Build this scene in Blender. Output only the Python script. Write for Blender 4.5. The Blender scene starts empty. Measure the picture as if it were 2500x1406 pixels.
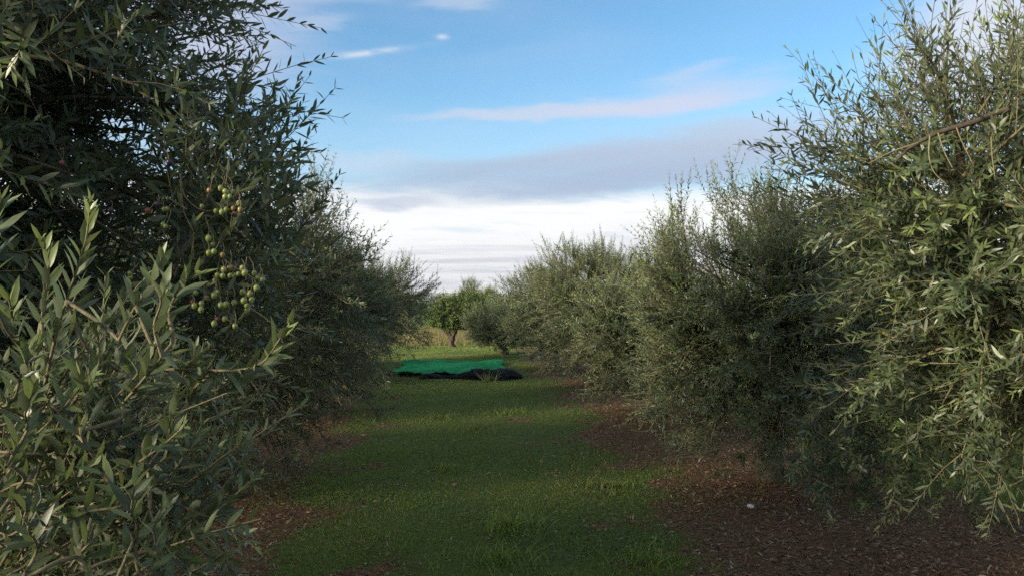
import bpy, math
import numpy as np
from mathutils import Vector, Matrix

SC = bpy.context.scene
COL = SC.collection
R = math.radians

# ------------------------------------------------------------------ camera
FPX = 1962.0                       # focal length in pixels of the 2500 px wide photograph
VPX, HORY = 1095.0, 735.0          # where the lane runs to, where the horizon lies
cam_d = bpy.data.cameras.new("camera")
cam_d.sensor_width = 36.0
cam_d.lens = 36.0 * FPX / 2500.0
cam_d.clip_start = 0.05
cam_d.clip_end = 8000.0
cam = bpy.data.objects.new("camera", cam_d)
COL.objects.link(cam)
YAW = math.atan((1250 - VPX) / FPX)
PITCH = math.atan((HORY - 703) / FPX)
cam.location = (0, 0, 1.65)
cam.rotation_euler = (math.pi / 2 + PITCH, 0, -YAW)
SC.camera = cam
CAMP = np.array((0, 0, 1.65))
FWD = np.array((math.sin(YAW) * math.cos(PITCH), math.cos(YAW) * math.cos(PITCH), math.sin(PITCH)))
RGT = np.array((math.cos(YAW), -math.sin(YAW), 0.0))
UPV = np.cross(RGT, FWD)


def at(px, py, d):
    """the point of the place seen at a photograph pixel, d metres along the view axis"""
    return CAMP + d * (FWD + RGT * (px - 1250) / FPX - UPV * (py - 703) / FPX)


def ground_at(px, py, z=0.0):
    d = FWD + RGT * (px - 1250) / FPX - UPV * (py - 703) / FPX
    return CAMP + d * (z - CAMP[2]) / d[2]


# ------------------------------------------------------------------ world: sky with thin evening cloud, and sun
SUN_EL, SUN_DIR = R(14), np.array((-0.88, -0.47))
SUN_DIR = SUN_DIR / np.linalg.norm(SUN_DIR)
SKY_STRENGTH = 0.105
EXPO = 1.05
world = bpy.data.worlds.new("World")
SC.world = world
world.use_nodes = True
NT = world.node_tree
NT.nodes.clear()


class G:
    """small node-building helper"""
    def __init__(self, nt):
        self.nt = nt

    def new(self, typ, **kw):
        n = self.nt.nodes.new(typ)
        for k, v in kw.items():
            setattr(n, k, v)
        return n

    def put(self, sock, v):
        if v is None:
            return
        if hasattr(v, "is_linked") or hasattr(v, "links"):
            self.nt.links.new(v, sock)
        else:
            if isinstance(v, tuple) and len(v) == 3 and sock.type == 'RGBA':
                v = (*v, 1)
            sock.default_value = v

    def m(self, op, a, b=None, c=None, clamp=False):
        n = self.new("ShaderNodeMath", operation=op)
        n.use_clamp = clamp
        for i, v in enumerate((a, b, c)):
            self.put(n.inputs[i], v)
        return n.outputs[0]

    def xyz(self, x, y, z):
        n = self.new("ShaderNodeCombineXYZ")
        for i, v in enumerate((x, y, z)):
            self.put(n.inputs[i], v)
        return n.outputs[0]

    def noise(self, vec, scale=5, detail=4, rough=0.5, dist=0.0, dims='3D'):
        n = self.new("ShaderNodeTexNoise", noise_dimensions=dims)
        self.put(n.inputs["Vector"], vec)
        n.inputs["Scale"].default_value = scale
        n.inputs["Detail"].default_value = detail
        n.inputs["Roughness"].default_value = rough
        n.inputs["Distortion"].default_value = dist
        return n.outputs[0]

    def ss(self, v, lo, hi, a=0.0, b=1.0):
        n = self.new("ShaderNodeMapRange", interpolation_type='SMOOTHSTEP')
        self.put(n.inputs[0], v)
        for i, x in enumerate((lo, hi, a, b)):
            self.put(n.inputs[i + 1], x)
        return n.outputs[0]

    def mix(self, f, a, b):
        n = self.new("ShaderNodeMix", data_type='RGBA')
        self.put(n.inputs[0], f)
        self.put(n.inputs[6], a)
        self.put(n.inputs[7], b)
        return n.outputs[2]

    def ramp(self, f, stops):
        n = self.new("ShaderNodeValToRGB")
        self.put(n.inputs[0], f)
        cr = n.color_ramp
        while len(cr.elements) < len(stops):
            cr.elements.new(0.5)
        for e, (p, c) in zip(cr.elements, stops):
            e.position = p
            e.color = (*c, 1)
        return n.outputs[0]


g = G(NT)
sky = g.new("ShaderNodeTexSky", sky_type='NISHITA')
sky.sun_disc = False
sky.sun_elevation = SUN_EL
sky.sun_rotation = math.atan2(SUN_DIR[0], SUN_DIR[1])
sky.altitude = 50
sky.air_density = 1.0
sky.dust_density = 0.2
sky.ozone_density = 3.0
tc = g.new("ShaderNodeTexCoord")
sp = g.new("ShaderNodeSeparateXYZ")
g.put(sp.inputs[0], tc.outputs["Generated"])
DX, DY, DZ = sp.outputs
U = g.m('ARCTAN2', DX, DY)                    # azimuth from the lane's axis, radians
V = g.m('ARCSINE', DZ)                        # elevation, radians


def bump(u0, v0, a, b, th=0.0, uu=U, vv=V):
    du = g.m('SUBTRACT', uu, u0)
    dv = g.m('SUBTRACT', vv, v0)
    c, s = math.cos(th), math.sin(th)
    x = g.m('ADD', g.m('MULTIPLY', du, c / a), g.m('MULTIPLY', dv, s / a))
    y = g.m('ADD', g.m('MULTIPLY', du, -s / b), g.m('MULTIPLY', dv, c / b))
    return g.m('EXPONENT', g.m('MULTIPLY', g.m('ADD', g.m('MULTIPLY', x, x), g.m('MULTIPLY', y, y)), -1.0))


nA = g.noise(g.xyz(g.m('MULTIPLY', U, 4.0), g.m('MULTIPLY', V, 17.0), 3.1), 1.0, 7, 0.55, 0.4)
nB = g.noise(g.xyz(g.m('MULTIPLY', U, 7.0), g.m('MULTIPLY', V, 60.0), 9.7), 1.0, 6, 0.6, 0.6)
nC = g.noise(g.xyz(g.m('MULTIPLY', U, 26.0), g.m('MULTIPLY', V, 60.0), 1.7), 1.0, 6, 0.6, 0.3)
nD = g.noise(g.xyz(g.m('MULTIPLY', U, 6.0), g.m('MULTIPLY', V, 150.0), 4.4), 1.0, 6, 0.62, 0.5)
nL = g.noise(g.xyz(g.m('MULTIPLY', U, 1.6), g.m('MULTIPLY', V, 4.0), 5.2), 1.0, 4, 0.5, 0.0)
# warped copies of the two angles, so that cloud edges wander
Vw = g.m('ADD', V, g.m('MULTIPLY', g.m('SUBTRACT', nA, 0.5), 0.07))
Uw = g.m('ADD', U, g.m('MULTIPLY', g.m('SUBTRACT', nC, 0.5), 0.05))
K = 1.0 / (SKY_STRENGTH * 2 ** EXPO)


def cc(r, gg, b):
    return (r * K, gg * K, b * K)


# the clear blue of the Nishita sky, a little brighter away from the sun as in the photograph
SKY_GAIN = (0.82, 1.03, 1.04)
base = g.new("ShaderNodeMix", data_type='RGBA', blend_type='MULTIPLY')
base.inputs[0].default_value = 1.0
g.put(base.inputs[6], sky.outputs[0])
base.inputs[7].default_value = (*SKY_GAIN, 1)
col = base.outputs[2]
# thin high veil over the whole sky
veil = g.m('MULTIPLY', g.ss(nL, 0.42, 0.75), g.ss(nA, 0.3, 0.75), clamp=True)
col = g.mix(g.m('MULTIPLY', veil, 0.25), col, cc(0.60, 0.70, 0.86))
# bright broken cloud added overhead, above the view, to lift the ambient light
high = g.m('MULTIPLY', g.ss(V, 0.36, 0.75), g.ss(g.noise(g.xyz(g.m('MULTIPLY', DX, 3.0), g.m('MULTIPLY', DY, 3.0), 2.0), 1.0, 5, 0.55, 0.3), 0.25, 0.60))
col = g.mix(g.m('MULTIPLY', high, 0.85), col, cc(0.74, 0.77, 0.84))
low_veil = g.m('MULTIPLY', g.ss(g.m('ADD', V, g.m('MULTIPLY', g.m('SUBTRACT', nA, 0.5), 0.12)), 0.30, 0.12), 0.55)
col = g.mix(low_veil, col, cc(0.56, 0.74, 0.90))
# broad pale clouds to the left and right of the lane
for (u0, v0, a, b, th, al, c3) in (
        (-0.34, 0.30, 0.20, 0.13, 0.3, 0.85, (0.60, 0.63, 0.79)),
        (-0.17, 0.372, 0.16, 0.032, 0.12, 0.75, (0.58, 0.62, 0.80)),
        (0.62, 0.26, 0.13, 0.10, 0.2, 0.85, (0.80, 0.82, 0.90)),
        (0.42, 0.19, 0.16, 0.03, 0.0, 0.55, (0.58, 0.66, 0.80)),
        (0.26, 0.235, 0.13, 0.022, 0.05, 0.75, (0.70, 0.71, 0.86)),
        (0.10, 0.228, 0.17, 0.013, 0.02, 0.70, (0.66, 0.71, 0.85)),
        (0.33, 0.255, 0.12, 0.020, 0.0, 0.45, (0.66, 0.71, 0.86)),
        (-0.10, 0.17, 0.10, 0.022, 0.0, 0.5, (0.60, 0.70, 0.84)),
        (0.01, 0.36, 0.06, 0.012, 0.1, 0.40, (0.72, 0.76, 0.86)),
        (-0.16, 0.33, 0.05, 0.010, 0.1, 0.40, (0.62, 0.70, 0.84)),
        (0.30, 0.275, 0.06, 0.008, 0.1, 0.35, (0.70, 0.74, 0.86)),
):
    d = g.m('ADD', bump(u0, v0, a, b, th, U, Vw), g.m('MULTIPLY', g.m('SUBTRACT', nB, 0.5), 0.55))
    col = g.mix(g.m('MULTIPLY', g.ss(d, 0.22, 0.95), al), col, cc(*c3))
# broken contrail and its loose puff
d = g.m('MULTIPLY', bump(-0.098, 0.2960, 0.050, 0.0034, 0.165), g.ss(nC, 0.30, 0.56))
col = g.mix(g.m('MULTIPLY', d, 0.75, clamp=True), col, cc(0.78, 0.83, 0.90))
d = g.m('MULTIPLY', bump(-0.008, 0.3175, 0.007, 0.003, 0.0), g.ss(nC, 0.25, 0.55))
col = g.mix(g.m('MULTIPLY', d, 0.7, clamp=True), col, cc(0.75, 0.80, 0.88))
# white bank low over the horizon, all the way round, with its top edge near 7 degrees
top = g.m('ADD', V, g.m('ADD', g.m('MULTIPLY', g.m('SUBTRACT', nA, 0.5), 0.05), g.m('MULTIPLY', g.m('SUBTRACT', nB, 0.5), 0.02)))
bank = g.ss(top, 0.15, 0.118)
white = g.mix(g.ss(nB, 0.50, 0.76), cc(1.0, 1.01, 1.02), cc(0.70, 0.82, 0.92))
low = g.mix(g.ss(nD, 0.36, 0.64), cc(0.60, 0.61, 0.69), cc(0.86, 0.86, 0.89))
bankc = g.mix(g.ss(g.m('ADD', V, g.m('MULTIPLY', g.m('SUBTRACT', nA, 0.5), 0.08)), 0.095, 0.04), white, low)
bankc = g.mix(g.ss(V, 0.022, 0.006), bankc, cc(0.88, 0.78, 0.70))
col = g.mix(bank, col, bankc)
# long grey-lilac layer rising to the right above the bank
d = g.m('ADD', bump(0.17, 0.160, 0.33, 0.034, 0.085, U, Vw), g.m('MULTIPLY', g.m('SUBTRACT', nB, 0.5), 0.30))
lay = g.ss(d, 0.16, 0.85)
layc = g.mix(g.ss(V, 0.15, 0.20), cc(0.42, 0.52, 0.69), cc(0.50, 0.56, 0.70))
col = g.mix(g.m('MULTIPLY', lay, g.ss(nA, 0.15, 0.6, 0.62, 0.92)), col, layc)
d = g.m('ADD', bump(-0.055, 0.118, 0.06, 0.008, 0.0, U, Vw), g.m('MULTIPLY', g.m('SUBTRACT', nB, 0.5), 0.35))
col = g.mix(g.m('MULTIPLY', g.ss(d, 0.25, 0.9), 0.6), col, cc(0.50, 0.58, 0.74))
bg = g.new("ShaderNodeBackground")
g.put(bg.inputs[0], col)
bg.inputs[1].default_value = SKY_STRENGTH
wo = g.new("ShaderNodeOutputWorld")
NT.links.new(bg.outputs[0], wo.inputs[0])

sun_d = bpy.data.lights.new("sun", 'SUN')
sun_d.energy = 5.0
sun_d.angle = R(13.0)
sun_d.color = (1.0, 0.88, 0.66)
sun = bpy.data.objects.new("sun", sun_d)
COL.objects.link(sun)
sun.location = (-30, -12, 20)
to_sun = Vector((SUN_DIR[0] * math.cos(SUN_EL), SUN_DIR[1] * math.cos(SUN_EL), math.sin(SUN_EL)))
sun.rotation_euler = to_sun.to_track_quat('Z', 'Y').to_euler()

SC.view_settings.view_transform = 'Standard'
SC.view_settings.look = 'None'
SC.view_settings.exposure = EXPO
SC.view_settings.gamma = 1.0
SC.view_settings.use_curve_mapping = False
try:
    SC.cycles.max_bounces = 6
    SC.cycles.transmission_bounces = 3
    SC.cycles.transparent_max_bounces = 4
    SC.cycles.volume_bounces = 0
    SC.cycles.use_denoising = False
except Exception:
    pass


# ------------------------------------------------------------------ helpers
def tag(o, label=None, cat=None, group=None, kind=None):
    for k, v in (("label", label), ("category", cat), ("group", group), ("kind", kind)):
        if v:
            o[k] = v
    return o


def link(name, data, parent=None):
    o = bpy.data.objects.new(name, data)
    COL.objects.link(o)
    if parent is not None:
        o.parent = parent
        o.matrix_parent_inverse = parent.matrix_world.inverted()
    return o


def empty(name, loc):
    o = bpy.data.objects.new(name, None)
    o.empty_display_size = 0.2
    o.location = loc
    COL.objects.link(o)
    o.matrix_world = Matrix.Translation(loc)
    return o


def make_mesh(name, v, tris, mat, attrs=None, smooth=True):
    me = bpy.data.meshes.new(name)
    v = np.asarray(v, np.float32)
    tris = np.asarray(tris, np.int32)
    me.vertices.add(len(v))
    me.vertices.foreach_set("co", v.ravel())
    k = tris.shape[1]
    me.loops.add(tris.size)
    me.loops.foreach_set("vertex_index", tris.ravel())
    me.polygons.add(len(tris))
    me.polygons.foreach_set("loop_start", np.arange(0, tris.size, k, dtype=np.int32))
    me.polygons.foreach_set("use_smooth", np.full(len(tris), smooth, bool))
    for an, av in (attrs or {}).items():
        a = me.attributes.new(an, 'FLOAT', 'POINT')
        a.data.foreach_set("value", np.asarray(av, np.float32))
    me.update(calc_edges=True)
    me.materials.append(mat)
    return me


def norm(a):
    return a / np.maximum(np.linalg.norm(a, axis=-1, keepdims=True), 1e-9)


def wob(p, seed, freq):
    """cheap smooth noise in about -1..1 from a few waves"""
    r = np.random.default_rng(seed)
    out = 0
    p = np.asarray(p, float)
    for i in range(7):
        k = r.normal(size=p.shape[-1]) * freq * (0.6 + 0.25 * i)
        out = out + np.sin(p @ k + r.uniform(0, 6.28)) * (0.5 / (1 + 0.35 * i))
    return out / 1.1


def tubes(paths, radii, sides):
    """paths (n, k, 3), radii (n, k): open tubes, one mesh"""
    n, k, _ = paths.shape
    tan = np.gradient(paths, axis=1)
    tan = norm(tan)
    ref = np.where(np.abs(tan[..., 2:3]) > 0.9, np.array((1.0, 0, 0)), np.array((0, 0, 1.0)))
    a = norm(np.cross(tan, ref))
    b = np.cross(tan, a)
    ang = np.arange(sides) * 2 * np.pi / sides
    ring = (a[:, :, None, :] * np.cos(ang)[None, None, :, None] + b[:, :, None, :] * np.sin(ang)[None, None, :, None])
    v = paths[:, :, None, :] + ring * radii[:, :, None, None]
    v = v.reshape(-1, 3)
    base = (np.arange(n) * k * sides)[:, None, None]
    i = (np.arange(k - 1) * sides)[None, :, None]
    j = np.arange(sides)[None, None, :]
    j2 = (j + 1) % sides
    q = np.stack([base + i + j, base + i + sides + j, base + i + sides + j2, base + i + j2], -1).reshape(-1, 4)
    return v, q


def resample(pts, n):
    """smooth curve through the points (Catmull-Rom), n samples"""
    pts = np.asarray(pts, float)
    p = np.vstack([2 * pts[0] - pts[1], pts, 2 * pts[-1] - pts[-2]])
    m = len(pts) - 1
    t = np.linspace(0, m - 1e-6, n)
    i = t.astype(int)
    u = (t - i)[:, None]
    p0, p1, p2, p3 = p[i], p[i + 1], p[i + 2], p[i + 3]
    return 0.5 * (2 * p1 + (p2 - p0) * u + (2 * p0 - 5 * p1 + 4 * p2 - p3) * u ** 2 + (3 * p1 - p0 - 3 * p2 + p3) * u ** 3)


# ------------------------------------------------------------------ materials
def new_mat(name):
    m = bpy.data.materials.new(name)
    m.use_nodes = True
    m.node_tree.nodes.clear()
    return m, G(m.node_tree)


def finish(gm, shader):
    o = gm.new("ShaderNodeOutputMaterial")
    gm.nt.links.new(shader, o.inputs[0])


def principled(gm, col, rough=0.7, spec=0.3, bumpv=None, bstr=0.3, bdist=0.01):
    p = gm.new("ShaderNodeBsdfPrincipled")
    gm.put(p.inputs["Base Color"], col)
    gm.put(p.inputs["Roughness"], rough)
    p.inputs["Specular IOR Level"].default_value = spec
    if bumpv is not None:
        b = gm.new("ShaderNodeBump")
        b.inputs["Strength"].default_value = bstr
        b.inputs["Distance"].default_value = bdist
        gm.put(b.inputs["Height"], bumpv)
        gm.nt.links.new(b.outputs[0], p.inputs["Normal"])
    return p.outputs[0]


def attr(gm, name):
    n = gm.new("ShaderNodeAttribute")
    n.attribute_name = name
    return n.outputs["Fac"]


def leaf_material(name, dark, mid, young, under, rare=(0.30, 0.21, 0.03), rough=0.42, trans=0.22, spec=0.5):
    m, gm = new_mat(name)
    var, tint = attr(gm, "var"), attr(gm, "tint")
    ps = gm.new("ShaderNodeNewGeometry")
    mot = gm.noise(ps.outputs["Position"], 70, 2, 0.6)
    mvar = gm.m('ADD', var, gm.m('MULTIPLY', gm.m('SUBTRACT', mot, 0.5), 0.9), clamp=True)
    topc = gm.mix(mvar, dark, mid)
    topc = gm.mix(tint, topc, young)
    unc = gm.mix(mvar, tuple(c * 0.75 for c in under), under)
    unc = gm.mix(gm.m('MULTIPLY', tint, 0.7), unc, young)
    geo = gm.new("ShaderNodeNewGeometry")
    c = gm.mix(geo.outputs["Backfacing"], topc, unc)
    c = gm.mix(gm.m('GREATER_THAN', var, 0.992), c, rare)
    rg = gm.m('ADD', rough, gm.m('MULTIPLY', geo.outputs["Backfacing"], 0.25))
    p = principled(gm, c, rg, spec)
    t = gm.new("ShaderNodeBsdfTranslucent")
    gm.put(t.inputs[0], gm.mix(0.5, c, young))
    mx = gm.new("ShaderNodeMixShader")
    mx.inputs[0].default_value = trans
    gm.nt.links.new(p, mx.inputs[1])
    gm.nt.links.new(t.outputs[0], mx.inputs[2])
    finish(gm, mx.outputs[0])
    return m


M = {}
M["olive_leaf"] = leaf_material("olive_leaf", (0.038, 0.054, 0.028), (0.098, 0.130, 0.054), (0.23, 0.285, 0.080), (0.145, 0.168, 0.105), rare=(0.22, 0.17, 0.04), trans=0.28)
M["broad_leaf"] = leaf_material("broad_leaf", (0.03, 0.062, 0.015), (0.085, 0.128, 0.028), (0.21, 0.24, 0.05), (0.09, 0.13, 0.045), rare=(0.25, 0.12, 0.02), rough=.55, spec=.2)
M["needles"] = leaf_material("needles", (0.06, 0.09, 0.025), (0.13, 0.17, 0.04), (0.34, 0.30, 0.07), (0.10, 0.14, 0.05), spec=.2)


def bark_mat(name, c1, c2, scale=30):
    m, gm = new_mat(name)
    t = gm.new("ShaderNodeTexCoord")
    n = gm.noise(t.outputs["Object"], scale, 6, 0.65, 0.3)
    n2 = gm.noise(t.outputs["Object"], scale * 0.2, 3, 0.5)
    c = gm.mix(gm.ss(n, 0.3, 0.7), c1, c2)
    c = gm.mix(gm.m('MULTIPLY', gm.ss(n2, 0.4, 0.7), 0.4), c, tuple(x * 1.5 for x in c2))
    finish(gm, principled(gm, c, 0.85, 0.2, n, 0.6, 0.01))
    return m


M["bark"] = bark_mat("olive_bark", (0.035, 0.027, 0.020), (0.09, 0.072, 0.055), 35)
M["twig"] = bark_mat("olive_twig", (0.115, 0.095, 0.055), (0.20, 0.17, 0.105), 60)
M["dark_bark"] = bark_mat("dark_bark", (0.03, 0.022, 0.016), (0.07, 0.055, 0.042), 25)

LANE, HALF, PERIOD = 0.13, 1.76, 5.9


def grass_cover(x, y):
    """1 on the grassed strip between the rows, 0 on the bare soil under the trees"""
    x, y = np.asarray(x, float), np.asarray(y, float)
    xr = (x - LANE + PERIOD / 2) % PERIOD - PERIOD / 2
    p = np.stack([x, y], -1)
    w = HALF + 0.28 * wob(p, 11, 0.9) + 0.22 * wob(p, 12, 2.6) + np.clip((y - 15) * 0.05, 0, 0.9)
    w = w - np.clip(7.5 - y, 0, 4) * 0.20
    s = (w - np.abs(xr)) / 1.0 + 0.5 + .25 * wob(p, 14, 6.0)
    s = s - np.clip(wob(p, 13, 3.7) - 0.55, 0, 1) * 1.6
    s = np.clip(s, 0, 1)
    far = np.clip((y - 27.5) / 2.0, 0, 1)
    return np.clip(s * s * (3 - 2 * s) + far, 0, 1)


m, gm = new_mat("ground_soil_and_turf")
t = gm.new("ShaderNodeTexCoord")
P = t.outputs["Object"]
n1 = gm.noise(P, 9, 8, 0.65)
n2 = gm.noise(P, 55, 6, 0.7)
n3 = gm.noise(P, 1.3, 4, 0.5)
soil = gm.mix(gm.ss(n2, 0.3, 0.7), (0.076, 0.044, 0.023), (0.205, 0.123, 0.064))
soil = gm.mix(gm.m('MULTIPLY', gm.ss(n1, 0.5, 0.7), 0.5), soil, (0.15, 0.10, 0.065))
turf = gm.mix(gm.ss(n2, 0.3, 0.7), (0.050, 0.068, 0.017), (0.115, 0.155, 0.038))
turf = gm.mix(gm.m('MULTIPLY', gm.ss(n3, 0.5, 0.7), 0.5), turf, (0.065, 0.075, 0.022))
cov = gm.m('ADD', attr(gm, "cover"), gm.m('MULTIPLY', gm.m('SUBTRACT', n1, 0.5), 0.9))
finish(gm, principled(gm, gm.mix(gm.ss(cov, 0.35, 0.65), soil, turf), 0.95, 0.1, gm.m('ADD', n1, n2), 0.8, 0.03))
M["ground"] = m


def blade_mat(name, a, b, c):
    m, gm = new_mat(name)
    col = gm.mix(attr(gm, "var"), a, b)
    col = gm.mix(attr(gm, "tint"), col, c)
    p = principled(gm, col, 0.6, 0.25)
    tr = gm.new("ShaderNodeBsdfTranslucent")
    gm.put(tr.inputs[0], col)
    mx = gm.new("ShaderNodeMixShader")
    mx.inputs[0].default_value = 0.25
    gm.nt.links.new(p, mx.inputs[1])
    gm.nt.links.new(tr.outputs[0], mx.inputs[2])
    finish(gm, mx.outputs[0])
    return m


M["grass"] = blade_mat("grass_blade", (0.120, 0.165, 0.026), (0.255, 0.325, 0.060), (0.34, 0.33, 0.17))
M["clover"] = blade_mat("clover_leaf", (0.060, 0.105, 0.030), (0.13, 0.20, 0.06), (0.22, 0.23, 0.15))
M["dry"] = blade_mat("dry_grass", (0.16, 0.125, 0.05), (0.28, 0.23, 0.10), (0.13, 0.15, 0.045))
M["litter"] = blade_mat("leaf_litter", (0.084, 0.044, 0.022), (0.33, 0.205, 0.115), (0.44, 0.37, 0.27))


# ------------------------------------------------------------------ leaves
HI_V = np.array([(0, 0, 0), (.30, .44, .10), (.30, 0, 0), (.30, -.44, .10), (.66, .40, .09), (.66, 0, 0), (.66, -.40, .09), (1, 0, 0)], float)
HI_T = np.array([(0, 2, 1), (0, 3, 2), (1, 2, 5), (1, 5, 4), (2, 3, 6), (2, 6, 5), (4, 5, 7), (5, 6, 7)])
MID_V = np.array([(0, 0, 0), (.33, .46, 0), (.33, -.46, 0), (.68, .38, 0), (.68, -.38, 0), (1, 0, 0)], float)
MID_T = np.array([(0, 2, 1), (1, 2, 4), (1, 4, 3), (3, 4, 5)])
LO_V = np.array([(0, 0, 0), (.42, -.5, .12), (1, 0, 0), (.42, .5, .12)], float)
LO_T = np.array([(0, 1, 2), (0, 2, 3)])
TPL = {"hi": (HI_V, HI_T), "mid": (MID_V, MID_T), "lo": (LO_V, LO_T)}


def leaf_cloud(kind, pos, d, n, L, W, bend, var, tint):
    tv, tt = TPL[kind]
    s = np.cross(n, d)
    x = tv[None, :, 0:1]
    y = tv[None, :, 1:2]
    z = tv[None, :, 2:3]
    v = (pos[:, None] + d[:, None] * x * L[:, None, None] + s[:, None] * y * W[:, None, None]
         + n[:, None] * (z * W[:, None, None] - (x * x) * (bend * L)[:, None, None]))
    k = len(tv)
    f = tt[None] + (np.arange(len(pos)) * k)[:, None, None]
    return v.reshape(-1, 3), f.reshape(-1, 3), np.repeat(var, k), np.repeat(tint, k)


def leaf_variants(mat, prefix):
    out = []
    r = np.random.default_rng(5)
    for i in range(16):
        b = r.uniform(0.02, 0.28)
        v = HI_V.copy()
        v[:, 1] *= r.uniform(.9, 1.1)
        v[:, 2] = v[:, 2] * 0.18 * r.uniform(.4, 1.6) - b * v[:, 0] ** 2
        v[:, 1] += r.uniform(-.25, .25) * v[:, 0] ** 2 * .6
        tint = (0.0, 0.0, 0.1, 0.05, 0.25, 0.5, 0.8, 1.0)[i % 8]
        out.append((tint, make_mesh("leaf", v, HI_T, mat, {"var": np.full(8, r.uniform(.1, .95)), "tint": np.full(8, tint)})))
    return out


LEAF_MESHES = leaf_variants(M["olive_leaf"], "leaf")


def leaf_objects(lv, idx, parent, rng):
    """the chosen leaves as objects of their own that share a few meshes"""
    tints = np.array([t for t, _ in LEAF_MESHES])
    for i in idx:
        d, n, p = lv["d"][i], lv["n"][i], lv["pos"][i]
        s = np.cross(n, d)
        dist = np.abs(tints - lv["tint"][i]) + rng.uniform(0, 0.12, len(tints))
        me = LEAF_MESHES[int(np.argmin(dist))][1]
        L, W = lv["L"][i], lv["W"][i]
        o = bpy.data.objects.new("leaf", me)
        COL.objects.link(o)
        o.parent = parent
        mw = Matrix(((d[0] * L, s[0] * W, n[0] * L, p[0]), (d[1] * L, s[1] * W, n[1] * L, p[1]),
                     (d[2] * L, s[2] * W, n[2] * L, p[2]), (0, 0, 0, 1)))
        o.matrix_parent_inverse = parent.matrix_world.inverted()
        o.matrix_basis = mw


def grow_leaves(p0, d0, ln, curve, rng, L0, aspect, spacing, tipness, rough_ang=0.35, open_ang=1.08):
    """opposite pairs of leaves along every shoot; returns arrays"""
    npair = np.maximum((ln / spacing).astype(int), 2)
    sid = np.repeat(np.arange(len(p0)), npair)
    j = np.concatenate([np.arange(k) for k in npair])
    s = (j + 0.6 + rng.uniform(-.2, .2, len(j))) / npair[sid]
    pos = p0[sid] + d0[sid] * (ln[sid] * s)[:, None] + curve[sid] * (ln[sid] * s * s)[:, None]
    tan = norm(d0[sid] + 2 * curve[sid] * s[:, None])
    ref = norm(np.cross(d0, rng.normal(size=d0.shape)))[sid]
    a = norm(np.cross(tan, ref))
    b = np.cross(tan, a)
    ph = (j % 2) * (np.pi / 2) + rng.normal(0, .3, len(j))
    lat = a * np.cos(ph)[:, None] + b * np.sin(ph)[:, None]
    out = {k: [] for k in ("pos", "d", "n", "L", "W", "tint", "s", "sid")}
    for sg in (1, -1):
        keep = rng.uniform(size=len(j)) < 0.93
        ang = open_ang - 0.50 * s + rng.normal(0, rough_ang * 0.6, len(j))
        d = norm(tan * np.cos(ang)[:, None] + sg * lat * np.sin(ang)[:, None] + rng.normal(0, .17, (len(j), 3)))
        n = tan * .8 + np.array((0, 0, .35))
        n = n - d * (n * d).sum(1, keepdims=True) + rng.normal(0, .28, (len(j), 3))
        n = norm(n - d * (n * d).sum(1, keepdims=True))
        size = (1 - 0.5 * np.clip((s - 0.6) / 0.4, 0, 1)) * (0.8 + 0.2 * np.clip(s / 0.3, 0, 1)) * rng.uniform(.72, 1.12, len(j))
        L = L0 * size
        W = L * aspect * rng.uniform(.85, 1.15, len(j))
        tint = np.clip(np.clip((s - 0.55) / 0.45, 0, 1) * tipness[sid], 0, 1)
        for k, v in (("pos", pos), ("d", d), ("n", n), ("L", L), ("W", W), ("tint", tint), ("s", s), ("sid", sid)):
            out[k].append(v[keep])
    return {k: np.concatenate(v) for k, v in out.items()}


def project(p):
    q = p - CAMP
    z = q @ FWD
    return 1250 + FPX * (q @ RGT) / z, 703 - FPX * (q @ UPV) / z, z


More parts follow.
